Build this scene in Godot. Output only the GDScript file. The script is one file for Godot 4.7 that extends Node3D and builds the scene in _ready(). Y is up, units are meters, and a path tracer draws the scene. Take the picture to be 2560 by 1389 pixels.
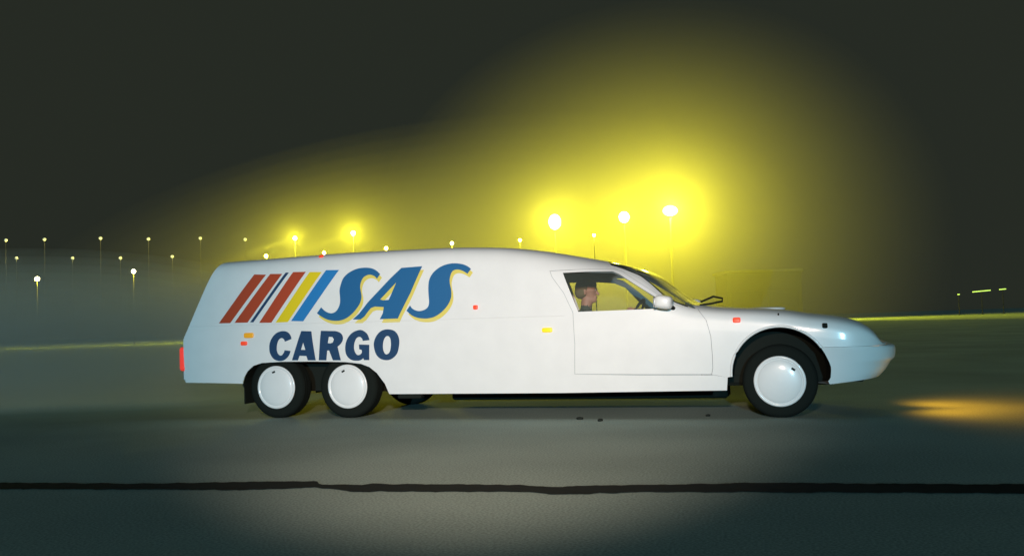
extends Node3D
# A long white six-wheeled cargo car at night on an airport apron, yellow floodlights glowing in the mist behind it.
# Car axes: x forward (0 at the front hub), y up, z towards the side that the camera sees.

const TX := [-5.95,-5.45,-4.9,-4.0,-3.1,-2.5,-2.1,-1.8,-1.55,-1.33,-1.15,-.92,-.73,-.60,-.45,0.0,.25,.45,.62,.74,.82]
const TY := [1.50,1.583,1.591,1.604,1.596,1.569,1.521,1.463,1.41,1.36,1.285,1.10,.985,.955,.936,.902,.860,.832,.786,.712,.595]
const NX := [-5.95,-2.7,-1.3,-.5,.8]
const NY := [9.0,9.0,4.4,5.5,5.0]
const BX := [-5.95,-2.9,-.6,.3,.85]
const BY := [.78,.78,.74,.66,.58]
const WX := [-5.95,-5.05,-3.5,-1.5,.2]
const WY := [.84,.875,.885,.885,.885]
const NOSE0 := .25
const NOSE1 := .862
const NOSE_M := 4.4

var m := {}
var car: Node3D
var origin := Vector3(2.437, 0.0, -8.645)

# ---------------------------------------------------------------- small helpers
func lin(r: float, g: float, b: float, a := 1.0) -> Color:
	var c := Color(r, g, b).linear_to_srgb()
	c.a = a
	return c

func mat(called: String, c: Color, rough := .6, metal := 0.0) -> StandardMaterial3D:
	var s := StandardMaterial3D.new()
	s.resource_name = called
	s.albedo_color = c
	s.roughness = rough
	s.metallic = metal
	m[called] = s
	return s

func glow(called: String, c: Color, e: float) -> StandardMaterial3D:
	var s := mat(called, c, .4)
	s.emission_enabled = true
	s.emission = c
	s.emission_energy_multiplier = e
	return s

func noise_tex(seed_: int, freq: float, lo: Color, hi: Color, size := 512, oct := 5) -> NoiseTexture2D:
	var n := FastNoiseLite.new()
	n.seed = seed_
	n.noise_type = FastNoiseLite.TYPE_SIMPLEX_SMOOTH
	n.frequency = freq
	n.fractal_octaves = oct
	var t := NoiseTexture2D.new()
	t.width = size
	t.height = size
	t.seamless = true
	t.noise = n
	var g := Gradient.new()
	g.set_color(0, lo)
	g.set_color(1, hi)
	t.color_ramp = g
	return t

func start() -> SurfaceTool:
	var st := SurfaceTool.new()
	st.begin(Mesh.PRIMITIVE_TRIANGLES)
	return st

func tri(st: SurfaceTool, a: Vector3, b: Vector3, c: Vector3, na: Vector3, nb: Vector3, nc: Vector3) -> void:
	var x := (b - a).cross(c - a)
	if x.length_squared() < 1e-18:
		return
	st.set_normal(na); st.add_vertex(a)
	if x.dot(na + nb + nc) > 0.0:
		st.set_normal(nc); st.add_vertex(c)
		st.set_normal(nb); st.add_vertex(b)
	else:
		st.set_normal(nb); st.add_vertex(b)
		st.set_normal(nc); st.add_vertex(c)

func quad(st: SurfaceTool, a: Vector3, b: Vector3, c: Vector3, d: Vector3, n: Vector3) -> void:
	tri(st, a, b, c, n, n, n)
	tri(st, a, c, d, n, n, n)

func box(st: SurfaceTool, at: Vector3, size: Vector3, bevel := .004, basis := Basis.IDENTITY) -> void:
	var hs := size / 2.0
	var bv := minf(bevel, minf(hs.x, minf(hs.y, hs.z)) * .9)
	var ax := [Vector3.RIGHT, Vector3.UP, Vector3.BACK]
	for i in 3:
		var j := (i + 1) % 3
		var k := (i + 2) % 3
		for s in [-1.0, 1.0]:
			var n: Vector3 = ax[i] * s
			var p: Array = []
			for c in [[-1, -1], [1, -1], [1, 1], [-1, 1]]:
				p.append(at + basis * (n * hs[i] + ax[j] * (c[0] * (hs[j] - bv)) + ax[k] * (c[1] * (hs[k] - bv))))
			quad(st, p[0], p[1], p[2], p[3], basis * n)
			for t in [-1.0, 1.0]:
				var e: Vector3 = (n + ax[j] * t).normalized()
				var q: Array = []
				for w in [-1.0, 1.0]:
					q.append(at + basis * (n * hs[i] + ax[j] * (t * (hs[j] - bv)) + ax[k] * (w * (hs[k] - bv))))
				for w in [1.0, -1.0]:
					q.append(at + basis * (n * (hs[i] - bv) + ax[j] * (t * hs[j]) + ax[k] * (w * (hs[k] - bv))))
				quad(st, q[0], q[1], q[2], q[3], basis * e)
	for sx in [-1.0, 1.0]:
		for sy in [-1.0, 1.0]:
			for sz in [-1.0, 1.0]:
				var sg := Vector3(sx, sy, sz)
				var a := at + basis * (sg * Vector3(hs.x, hs.y - bv, hs.z - bv))
				var b := at + basis * (sg * Vector3(hs.x - bv, hs.y, hs.z - bv))
				var c := at + basis * (sg * Vector3(hs.x - bv, hs.y - bv, hs.z))
				var n := (basis * sg).normalized()
				tri(st, a, b, c, n, n, n)

func tube(st: SurfaceTool, pts: Array, radii: Array, sides := 10) -> void:
	var rings: Array = []
	var norms: Array = []
	for i in pts.size():
		var d: Vector3 = (pts[mini(i + 1, pts.size() - 1)] - pts[maxi(i - 1, 0)]).normalized()
		var up := Vector3.UP if absf(d.y) < .9 else Vector3.RIGHT
		var s := d.cross(up).normalized()
		var t := s.cross(d).normalized()
		var r: Array = []
		var nn: Array = []
		for k in sides:
			var a := TAU * k / sides
			var n := s * cos(a) + t * sin(a)
			nn.append(n)
			r.append(pts[i] + n * radii[mini(i, radii.size() - 1)])
		rings.append(r)
		norms.append(nn)
	for i in pts.size() - 1:
		for k in sides:
			var l := (k + 1) % sides
			tri(st, rings[i][k], rings[i][l], rings[i + 1][l], norms[i][k], norms[i][l], norms[i + 1][l])
			tri(st, rings[i][k], rings[i + 1][l], rings[i + 1][k], norms[i][k], norms[i + 1][l], norms[i + 1][k])
	for e in [0, pts.size() - 1]:
		var d: Vector3 = (pts[0] - pts[1] if e == 0 else pts[e] - pts[e - 1]).normalized()
		for k in sides:
			tri(st, pts[e], rings[e][k], rings[e][(k + 1) % sides], d, d, d)

func lathe(st: SurfaceTool, prof: Array, xf: Transform3D, segs := 48) -> void:
	# profile of Vector2(radius, height along local z), outside on the left of its direction
	var nrm: Array = []
	for i in prof.size():
		var d: Vector2 = (prof[mini(i + 1, prof.size() - 1)] - prof[maxi(i - 1, 0)]).normalized()
		nrm.append(Vector2(-d.y, d.x))
	for i in prof.size() - 1:
		for k in segs:
			var c: Array = []
			var n: Array = []
			for w in [[i, k], [i, k + 1], [i + 1, k + 1], [i + 1, k]]:
				var a: float = TAU * w[1] / segs
				var p: Vector2 = prof[w[0]]
				var q: Vector2 = nrm[w[0]]
				c.append(xf * Vector3(p.x * cos(a), p.x * sin(a), p.y))
				n.append((xf.basis * Vector3(q.x * cos(a), q.x * sin(a), q.y)).normalized())
			tri(st, c[0], c[1], c[2], n[0], n[1], n[2])
			tri(st, c[0], c[2], c[3], n[0], n[2], n[3])

func ball(st: SurfaceTool, at: Vector3, r: Vector3, segs := 16, rows := 10) -> void:
	for i in rows:
		for k in segs:
			var c: Array = []
			var n: Array = []
			for w in [[i, k], [i, k + 1], [i + 1, k + 1], [i + 1, k]]:
				var a: float = PI * w[0] / rows
				var b: float = TAU * w[1] / segs
				var d := Vector3(sin(a) * cos(b), cos(a), sin(a) * sin(b))
				c.append(at + d * r)
				n.append((d / r).normalized())
			tri(st, c[0], c[1], c[2], n[0], n[1], n[2])
			tri(st, c[0], c[2], c[3], n[0], n[2], n[3])

func build(st: SurfaceTool, called: String, material: Material, parent: Node) -> MeshInstance3D:
	var o := MeshInstance3D.new()
	o.name = called
	o.mesh = st.commit()
	o.material_override = material
	parent.add_child(o, true)
	return o

func thing(called: String, label: String, category: String, at := Vector3.ZERO, group := "") -> Node3D:
	var o := Node3D.new()
	o.name = called
	o.position = at
	add_child(o, true)
	o.set_meta("label", label)
	o.set_meta("category", category)
	if group:
		o.set_meta("group", group)
	return o

# ---------------------------------------------------------------- the car's skin as a function
func herm(x: float, xs: Array, ys: Array) -> float:
	var n := xs.size()
	if x <= xs[0]:
		return ys[0]
	if x >= xs[n - 1]:
		return ys[n - 1]
	var i := 0
	while i < n - 2 and x > xs[i + 1]:
		i += 1
	var hh: float = xs[i + 1] - xs[i]
	var d: float = (ys[i + 1] - ys[i]) / hh
	var m0 := d
	var m1 := d
	if i > 0:
		var e: float = (ys[i] - ys[i - 1]) / (xs[i] - xs[i - 1])
		m0 = 0.0 if e * d <= 0.0 else 2.0 * e * d / (e + d)
	if i < n - 2:
		var e: float = (ys[i + 2] - ys[i + 1]) / (xs[i + 2] - xs[i + 1])
		m1 = 0.0 if e * d <= 0.0 else 2.0 * e * d / (e + d)
	var t: float = (x - xs[i]) / hh
	return (2 * t * t * t - 3 * t * t + 1) * ys[i] + (t * t * t - 2 * t * t + t) * hh * m0 + (-2 * t * t * t + 3 * t * t) * ys[i + 1] + (t * t * t - t * t) * hh * m1

func width_at(x: float) -> float:
	var t := clampf((x - NOSE0) / (NOSE1 - NOSE0), 0.0, 1.0)
	return herm(x, WX, WY) * pow(maxf(1.0 - pow(t, NOSE_M), 0.0), 1.0 / NOSE_M)

const U_TIP := .742
const U_END := 1.0
func x_of(u: float) -> float:
	if u <= U_TIP:
		return u
	var a0 := asin(pow((U_TIP - NOSE0) / (NOSE1 - NOSE0), NOSE_M / 2.0))
	var a := a0 + (PI / 2.0 - a0) * clampf((u - U_TIP) / (U_END - U_TIP), 0.0, 1.0)
	return NOSE0 + (NOSE1 - NOSE0) * pow(sin(a), 2.0 / NOSE_M)

func u_of(x: float) -> float:
	if x <= U_TIP:
		return x
	var a0 := asin(pow((U_TIP - NOSE0) / (NOSE1 - NOSE0), NOSE_M / 2.0))
	var a := asin(pow(clampf((x - NOSE0) / (NOSE1 - NOSE0), 0.0, 1.0), NOSE_M / 2.0))
	return U_TIP + (U_END - U_TIP) * (a - a0) / (PI / 2.0 - a0)

# skin point for (u along the car, s round the section: -1 sill, 0 belt, 1 centre of the roof)
func skin(u: float, s: float) -> Vector3:
	var x := x_of(u)
	var b := herm(x, BX, BY)
	var w := width_at(x)
	if s <= 0.0:
		var y := b + s * .6
		return Vector3(x, y, w * (1.0 - .055 * pow(minf((b - y) / .55, 1.0), 2.0)))
	var hgt := maxf(herm(x, TX, TY) - b, .001)
	var n := herm(x, NX, NY)
	var a0 := asin(pow(.8, n / 2.0))
	var q := s / .6 * .8
	var c := pow(maxf(1.0 - pow(q, n), 0.0), 1.0 / n) if s <= .6 else 0.0
	if s > .6:
		var a := a0 + (PI / 2.0 - a0) * minf((s - .6) / .4, 1.0)
		q = pow(sin(a), 2.0 / n)
		c = pow(maxf(cos(a), 0.0), 2.0 / n)
	return Vector3(x, b + hgt * q, w * c * (1.0 - .05 * minf(hgt * q / .8, 1.2)))

func s_of(x: float, y: float) -> float:
	var b := herm(x, BX, BY)
	if y <= b:
		return (y - b) / .6
	var n := herm(x, NX, NY)
	var q := clampf((y - b) / maxf(herm(x, TX, TY) - b, .001), 0.0, 1.0)
	if q <= .8:
		return q / .8 * .6
	var a0 := asin(pow(.8, n / 2.0))
	return .6 + .4 * (asin(pow(q, n / 2.0)) - a0) / (PI / 2.0 - a0)

func skin_n(u: float, s: float) -> Vector3:
	var e := .004
	var u0 := clampf(u, -5.95, U_END - .012)
	var s0 := clampf(s, -1.0, 1.0 - .006)
	var du := skin(u0 + e, s0) - skin(u0 - e, s0)
	var ds := skin(u0, s0 + e) - skin(u0, s0 - e)
	var n := du.cross(ds)
	return n.normalized() if n.length_squared() > 1e-14 else Vector3.BACK

func on_skin(x: float, y: float, out := 0.0) -> Vector3:
	var u := u_of(x)
	var s := s_of(x, y)
	return skin(u, s) + skin_n(u, s) * out

# flat list x, y, x, y ... on the side -> outline in (u, s), cut into short steps
func outline(flat: Array, closed := true, step := .03) -> PackedVector2Array:
	var out := PackedVector2Array()
	var n := flat.size() / 2
	for i in (n if closed else n - 1):
		var a := Vector2(flat[i * 2], flat[i * 2 + 1])
		var j := (i + 1) % n
		var b := Vector2(flat[j * 2], flat[j * 2 + 1])
		var k := maxi(1, ceili(a.distance_to(b) / step))
		for t in k:
			var p := a.lerp(b, float(t) / k)
			out.append(Vector2(u_of(p.x), s_of(p.x, p.y)))
	if not closed:
		out.append(Vector2(u_of(flat[n * 2 - 2]), s_of(flat[n * 2 - 2], flat[n * 2 - 1])))
	return out

# rounded outline through sparse points
func curved(flat: Array, corners: Array = []) -> Array:
	var n := flat.size() / 2
	var out: Array = []
	for i in n:
		var p: Array = []
		for k in [-1, 0, 1, 2]:
			var j: int = (i + k + n) % n
			p.append(Vector2(flat[j * 2], flat[j * 2 + 1]))
		if i in corners:
			p[0] = p[1]
		if (i + 1) % n in corners:
			p[3] = p[2]
		for t in 3:
			var v: Vector2 = p[1].cubic_interpolate(p[2], p[0], p[3], t / 3.0)
			out.append(v.x)
			out.append(v.y)
	return out

# a piece of the skin inside an outline; side 1 is the side in view, -1 its mirror image
func panel(st: SurfaceTool, poly: PackedVector2Array, side: float, out := 0.0, holes: Array = [], cell := Vector2(.04, .035), shrink := 0.0) -> void:
	var shapes: Array = [poly]
	if shrink > 0.0:
		shapes = Geometry2D.offset_polygon(poly, -shrink)
	for shape in shapes:
		var lo: Vector2 = shape[0]
		var hi: Vector2 = shape[0]
		for p in shape:
			lo = lo.min(p)
			hi = hi.max(p)
		var seen := {}
		var i0 := floori(lo.x / cell.x)
		var j0 := floori(lo.y / cell.y)
		for i in range(i0, ceili(hi.x / cell.x)):
			var strip := PackedVector2Array([Vector2(i * cell.x, lo.y - 1), Vector2((i + 1) * cell.x, lo.y - 1), Vector2((i + 1) * cell.x, hi.y + 1), Vector2(i * cell.x, hi.y + 1)])
			for piece in Geometry2D.intersect_polygons(shape, strip):
				var plo := 1e9
				var phi := -1e9
				for p in piece:
					plo = minf(plo, p.y)
					phi = maxf(phi, p.y)
				for j in range(floori(plo / cell.y), ceili(phi / cell.y)):
					var r := Rect2(i * cell.x, j * cell.y, cell.x, cell.y)
					var c := PackedVector2Array([r.position, r.position + Vector2(cell.x, 0), r.end, r.position + Vector2(0, cell.y)])
					var bits: Array = Geometry2D.intersect_polygons(piece, c)
					for hole in holes:
						var left: Array = []
						for b in bits:
							left.append_array(Geometry2D.clip_polygons(b, hole))
						bits = left
					for b in bits:
						var ids := Geometry2D.triangulate_polygon(b)
						for t in range(0, ids.size() - 2, 3):
							var v: Array = []
							for k in 3:
								var p: Vector2 = b[ids[t + k]]
								if not seen.has(p):
									var nn := skin_n(p.x, p.y)
									var pp := skin(p.x, p.y) + nn * out
									seen[p] = [pp, nn]
								v.append(seen[p])
							var f := Vector3(1, 1, side)
							tri(st, v[0][0] * f, v[1][0] * f, v[2][0] * f, v[0][1] * f, v[1][1] * f, v[2][1] * f)

func rear_x(y: float) -> float:
	return -5.82 + maxf(y - .80, 0.0) * .51

func rear_u(s: float) -> float:
	var u := -5.6
	for k in 12:
		u = rear_x(skin(u, s).y)
	return u

# ---------------------------------------------------------------- soft bodies: tapered capsules joined by a smooth minimum, meshed with surface nets
func nets(st: SurfaceTool, caps: Array, cell: float, blend: float) -> void:
	var lo := Vector3.ONE * 1e9
	var hi := -lo
	for c in caps:
		for k in 2:
			var r: Vector3 = Vector3.ONE * (maxf(c[2], c[3]) + blend + cell * 2)
			lo = lo.min(c[k] - r)
			hi = hi.max(c[k] + r)
	var n := Vector3i(((hi - lo) / cell).ceil()) + Vector3i.ONE
	var f := PackedFloat32Array()
	f.resize(n.x * n.y * n.z)
	f.fill(1.0)
	for c in caps:
		var a: Vector3 = c[0]
		var ab: Vector3 = c[1] - a
		var l2 := maxf(ab.length_squared(), 1e-9)
		var r0: float = c[2]
		var r1: float = c[3]
		var pad := Vector3.ONE * (maxf(r0, r1) + blend + cell * 2)
		var p0 := Vector3i(((a.min(c[1]) - pad - lo) / cell).floor()).clamp(Vector3i.ZERO, n - Vector3i.ONE)
		var p1 := Vector3i(((a.max(c[1]) + pad - lo) / cell).ceil()).clamp(Vector3i.ZERO, n - Vector3i.ONE)
		for i in range(p0.x, p1.x + 1):
			for j in range(p0.y, p1.y + 1):
				var at := (i * n.y + j) * n.z
				for k in range(p0.z, p1.z + 1):
					var p := lo + Vector3(i, j, k) * cell - a
					var t := clampf(p.dot(ab) / l2, 0.0, 1.0)
					var d := (p - ab * t).length() - lerpf(r0, r1, t)
					var o := f[at + k]
					var h := maxf(blend - absf(d - o), 0.0) / blend
					f[at + k] = minf(d, o) - h * h * blend * .25
	var verts := {}
	var corner: Array = []
	for e in 8:
		corner.append(Vector3i(e & 1, (e >> 1) & 1, e >> 2))
	for i in n.x - 1:
		for j in n.y - 1:
			for k in n.z - 1:
				var at := (i * n.y + j) * n.z + k
				var sum := Vector3.ZERO
				var cnt := 0
				var v := [f[at], f[at + n.y * n.z], f[at + n.z], f[at + n.y * n.z + n.z], f[at + 1], f[at + n.y * n.z + 1], f[at + n.z + 1], f[at + n.y * n.z + n.z + 1]]
				var neg := 0
				for e in 8:
					if v[e] < 0.0:
						neg += 1
				if neg == 0 or neg == 8:
					continue
				for e in 8:
					for b in [1, 2, 4]:
						if e & b == 0 and (v[e] < 0.0) != (v[e | b] < 0.0):
							sum += Vector3(corner[e]).lerp(Vector3(corner[e | b]), v[e] / (v[e] - v[e | b]))
							cnt += 1
				var g := Vector3(v[1] + v[3] + v[5] + v[7] - v[0] - v[2] - v[4] - v[6], v[2] + v[3] + v[6] + v[7] - v[0] - v[1] - v[4] - v[5], v[4] + v[5] + v[6] + v[7] - v[0] - v[1] - v[2] - v[3])
				verts[at] = [lo + (Vector3(i, j, k) + sum / cnt) * cell, g.normalized()]
	var step := [n.y * n.z, n.z, 1]
	for at in verts.keys():
		for ax in 3:
			var s1: int = step[(ax + 1) % 3]
			var s2: int = step[(ax + 2) % 3]
			if (f[at] < 0.0) == (f[at + step[ax]] < 0.0):
				continue
			if verts.has(at - s1) and verts.has(at - s2) and verts.has(at - s1 - s2):
				var a: Array = verts[at]
				var b: Array = verts[at - s1]
				var c: Array = verts[at - s1 - s2]
				var d: Array = verts[at - s2]
				tri(st, a[0], b[0], c[0], a[1], b[1], c[1])
				tri(st, a[0], c[0], d[0], a[1], c[1], d[1])

func sball(st: SurfaceTool, at: Vector3, r: Vector3, e: float, basis := Basis.IDENTITY, segs := 28, rows := 18) -> void:
	var pw := func(v: float) -> float: return signf(v) * pow(absf(v), e)
	var pt := func(i: int, k: int) -> Vector3:
		var a := PI * i / rows
		var b := TAU * k / segs
		return at + basis * (Vector3(pw.call(sin(a)) * pw.call(cos(b)), pw.call(cos(a)), pw.call(sin(a)) * pw.call(sin(b))) * r)
	var nm := func(i: int, k: int) -> Vector3:
		var a := PI * i / rows
		var b := TAU * k / segs
		var q := func(v: float) -> float: return signf(v) * pow(absf(v), 2.0 - e)
		return (basis * (Vector3(q.call(sin(a)) * q.call(cos(b)), q.call(cos(a)), q.call(sin(a)) * q.call(sin(b))) / r)).normalized()
	for i in rows:
		for k in segs:
			var p: Array = [pt.call(i, k), pt.call(i, k + 1), pt.call(i + 1, k + 1), pt.call(i + 1, k)]
			var n: Array = [nm.call(i, k), nm.call(i, k + 1), nm.call(i + 1, k + 1), nm.call(i + 1, k)]
			tri(st, p[0], p[1], p[2], n[0], n[1], n[2])
			tri(st, p[0], p[2], p[3], n[0], n[2], n[3])

# ---------------------------------------------------------------- the car
const REAR_ARCH := [-5.132,.343, -5.106,.406, -5.059,.469, -4.99,.519, -4.892,.545, -4.675,.553, -4.321,.549, -3.977,.538, -3.809,.518, -3.723,.486, -3.649,.428, -3.575,.325, -3.54,.228]
const WINDOW := [-1.816,1.286, -1.60,1.288, -1.385,1.282, -1.321,1.253, -1.016,1.051, -.902,.965, -.855,.938, -1.24,.936, -1.675,.935]
const FAR_WINDOW := [-2.20,1.286, -1.60,1.288, -1.385,1.282, -1.321,1.253, -1.016,1.051, -.902,.965, -.855,.938, -1.24,.936, -2.09,.935]
const PILLAR := [-1.42,1.345, -1.33,1.315, -1.15,1.235, -1.04,1.148, -.92,1.04, -.83,.985, -.73,.945]
const DOOR_TOP := [-.643,.924, -.80,.955, -.875,.985, -1.0,1.075, -1.30,1.277, -1.38,1.306, -1.60,1.313, -1.935,1.310]
const DOOR_REAR := [-1.935,1.310, -1.915,1.254, -1.807,1.106, -1.726,.93, -1.717,.652, -1.732,.389]
const DOOR_FRONT := [-1.154,.377, -.545,.369, -.532,.422, -.53,.523, -.536,.691, -.569,.826, -.643,.924]

func front_arch() -> Array:
	var a: Array = [-.415,.343, -.384,.350]
	for k in 25:
		var t := PI - k * (PI - .575) / 24.0
		a.append(.01 + .395 * cos(t)); a.append(.362 + .395 * sin(t))
	return a

func s_line(x0: float, x1: float, s: float, n: int) -> PackedVector2Array:
	var o := PackedVector2Array()
	for k in n + 1:
		o.append(Vector2(u_of(lerpf(x0, x1, float(k) / n)), s))
	return o

func backwards(flat: Array) -> Array:
	var o: Array = []
	for i in range(flat.size() / 2 - 1, -1, -1):
		o.append(flat[i * 2]); o.append(flat[i * 2 + 1])
	return o

func cut(side: float, called: String, poly: PackedVector2Array, material: String, parent: Node, out := 0.0, holes: Array = [], shrink := .0026, cell := Vector2(.04, .035)) -> MeshInstance3D:
	var st := start()
	panel(st, poly, side, out, holes, cell, shrink)
	return build(st, called, m[material], parent)

func make_car() -> void:
	car = thing("cargo_car", "long white six-wheeled cargo car with red, yellow and blue stripes and big blue lettering", "car", origin)
	car.rotation.y = -deg_to_rad(18.0)
	const SPLIT := .62
	# outlines shared by both sides
	var side_poly := outline([-5.82,.80, -5.82,.36, -5.42,.352] + REAR_ARCH + [-1.879,.224, -.427,.234, -.415,.343, -.53,.365, -1.154,.373] + backwards(DOOR_REAR), false)
	side_poly.append_array(s_line(-1.935, -5.40, SPLIT, 60))
	side_poly.append(Vector2(rear_u(SPLIT), SPLIT))
	for k in 8:
		var s := lerpf(SPLIT, .03, (k + .5) / 8.0)
		side_poly.append(Vector2(rear_u(s), s))
	var door_poly := outline(DOOR_REAR.slice(0, 10) + [-1.732,.389] + DOOR_FRONT + DOOR_TOP.slice(2, 14), true)
	var fender_poly := outline(front_arch() + [.345,.578, .70,.578, .85,.578], false)
	fender_poly.append(Vector2(U_END, s_of(NOSE1, .579)))
	fender_poly.append(Vector2(U_END, SPLIT))
	fender_poly.append_array(s_line(.84, -.66, SPLIT, 60))
	fender_poly.append_array(outline(backwards(DOOR_FRONT).slice(0, 12) + [-.53,.367], false))
	var hood_poly := s_line(-.66, .84, SPLIT, 60)
	hood_poly.append(Vector2(U_END, SPLIT))
	hood_poly.append(Vector2(U_END, 1.0))
	hood_poly.append_array(s_line(.84, -.57, 1.0, 20))
	hood_poly.append_array(PackedVector2Array([Vector2(-.585, .93), Vector2(-.63, .84), Vector2(-.70, .74)]))
	var roof_poly := PackedVector2Array()
	for k in 9:
		var s := lerpf(SPLIT, 1.0, k / 8.0)
		roof_poly.append(Vector2(rear_u(s), s))
	roof_poly.append_array(s_line(-5.3, -1.50, 1.0, 20))
	roof_poly.append(Vector2(-1.485, .9))
	roof_poly.append_array(outline(PILLAR, false))
	roof_poly.append_array(outline(DOOR_TOP, false))
	roof_poly.append_array(s_line(-1.935, -5.40, SPLIT, 60))
	var glass_poly := PackedVector2Array([Vector2(-1.50, 1.0), Vector2(-1.485, .9)])
	glass_poly.append_array(outline(PILLAR, false))
	glass_poly.append_array(PackedVector2Array([Vector2(-.70, .76), Vector2(-.63, .84), Vector2(-.585, .93), Vector2(-.57, 1.0)]))
	for side in [1.0, -1.0]:
		var where := " on the side in view" if side > 0 else " on the far side"
		var hole := outline(WINDOW if side > 0 else FAR_WINDOW)
		cut(side, "side_panel", side_poly, "paint", car, 0.0, [] if side > 0 else [hole], 0.0)
		var door := cut(side, "door", door_poly, "paint", car, 0.0, [hole], .0028)
		cut(side, "side_window", hole, "glass", door, -.012, [], -.006)
		if side < 0:
			var fr := start()
			panel(fr, outline([-2.28,1.325, -1.97,1.322, -1.691,1.312, -1.587,1.278, -1.465,1.168, -1.352,1.060, -1.235,.945, -1.37,.945, -1.469,1.061, -1.581,1.198, -1.694,1.249, -1.929,1.268, -2.28,1.268]), -1.0, -.03)
			build(fr, "window_frame", m["trim"], door)
		var lining := PackedVector2Array([Vector2(-2.40, -.7), Vector2(-2.40, 0), Vector2(-2.40, .4), Vector2(-2.40, 1.0), Vector2(-1.52, 1.0), Vector2(-1.50, .9)])
		lining.append_array(outline(PILLAR, false))
		lining.append_array(PackedVector2Array([Vector2(-.64, 0), Vector2(-.64, -.7)]))
		cut(side, "cabin_lining", lining, "trim", car, -.022, Geometry2D.offset_polygon(hole, .012), 0.0)
		var fender := cut(side, "front_fender", fender_poly, "paint", car, 0.0, [], 0.0)
		var st := start()
		var lip: Array = []
		var fa := front_arch()
		for i in range(1, fa.size() / 2):
			var p := on_skin(fa[i * 2], fa[i * 2 + 1], .002)
			lip.append(Vector3(p.x, p.y, p.z * side))
		tube(st, lip, [.011], 8)
		build(st, "arch_lip", m["paint"], fender)
		cut(side, "roof", roof_poly, "paint", car, 0.0, [], 0.0)
		cut(side, "hood", hood_poly, "paint", car, 0.0, [], 0.0)
		cut(side, "windscreen", glass_poly, "glass", car, -.006, [], .0)
		st = start()
		var seal: Array = []
		for i in PILLAR.size() / 2:
			var p := on_skin(PILLAR[i * 2], PILLAR[i * 2 + 1], .002)
			seal.append(Vector3(p.x, p.y, p.z * side))
		tube(st, seal, [.006], 8)
		build(st, "windscreen_seal", m["rubber"], car)
		arch_lining(side, front_arch() + [.40,.36, .40,.30], .55)
		arch_lining(side, [-5.12,.25] + REAR_ARCH + [-3.54,.228], .52)
		make_mirror(side)
		# small lamps set in the flank
		if side > 0:
			side_lamp("side_marker_lamp", -2.636, 1.009, Vector2(.022, .02), "red_lens", "round red side marker lamp behind the lettering")
			side_lamp("side_repeater", -.320, .818, Vector2(.032, .022), "red_lens", "red side repeater on the front fender")
			side_lamp("side_marker_lamp", -5.084, .742, Vector2(.036, .02), "red_lens", "red side marker lamp near the tail")
			side_lamp("amber_reflector", -5.028, .819, Vector2(.055, .026), "amber_lens", "amber reflector near the tail")
			side_lamp("yellow_reflector", -1.962, .783, Vector2(.048, .021), "yellow_lens", "yellow reflector behind the door")
			side_lamp("roof_marker_lamp", -4.277, 1.565, Vector2(.022, .02), "red_lens", "red marker lamp on the roof edge")
			side_lamp("washer_plug", .376, .750, Vector2(.021, .021), "rubber", "dark round plug in the fender")
			side_lamp("screw_head", .015, .850, Vector2(.006, .006), "rubber", "")
	for side in [1.0, -1.0]:
		var st := start()
		var crease: Array = []
		for k in 41:
			var q := on_skin(lerpf(-5.74, -1.80, k / 40.0), lerpf(.925, .905, k / 40.0), -.0035)
			crease.append(Vector3(q.x, q.y, q.z * side))
		tube(st, crease, [.006], 8)
		build(st, "flank_crease", m["paint"], car)
	make_nose()
	make_tail()
	make_lettering()
	make_underside()
	make_cabin()
	for x in [0.0, -3.997, -4.779]:
		for side in [1.0, -1.0]:
			make_wheel(x, side)

func side_lamp(called: String, x: float, y: float, half: Vector2, material: String, label: String) -> void:
	var p := on_skin(x, y, .004)
	var n := skin_n(u_of(x), s_of(x, y))
	var b := Basis(n.cross(Vector3.UP).normalized() * -1.0, Vector3.ZERO, n)
	b.y = b.z.cross(b.x)
	var st := start()
	sball(st, p, Vector3(half.x, half.y, .012), .45, b, 20, 12)
	var o := build(st, called, m[material], car)
	if label:
		o.set_meta("label", label)

func arch_lining(side: float, flat: Array, depth: float) -> void:
	var st := start()
	var n := flat.size() / 2
	var pts := PackedVector2Array()
	for i in n:
		pts.append(Vector2(flat[i * 2], flat[i * 2 + 1]))
	for i in n - 1:
		var a := pts[i]
		var b := pts[i + 1]
		var za := on_skin(a.x, a.y).z - .012
		var zb := on_skin(b.x, b.y).z - .012
		var d := (b - a).normalized()
		var nn := Vector3(d.y, -d.x, 0)
		quad(st, Vector3(a.x, a.y, za * side), Vector3(b.x, b.y, zb * side), Vector3(b.x, b.y, depth * side), Vector3(a.x, a.y, depth * side), nn)
	var ids := Geometry2D.triangulate_polygon(pts)
	for t in range(0, ids.size() - 2, 3):
		var v: Array = []
		for k in 3:
			v.append(Vector3(pts[ids[t + k]].x, pts[ids[t + k]].y, depth * side))
		tri(st, v[0], v[1], v[2], Vector3(0, 0, side), Vector3(0, 0, side), Vector3(0, 0, side))
	build(st, "wheel_arch_lining", m["rubber"], car)

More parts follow.
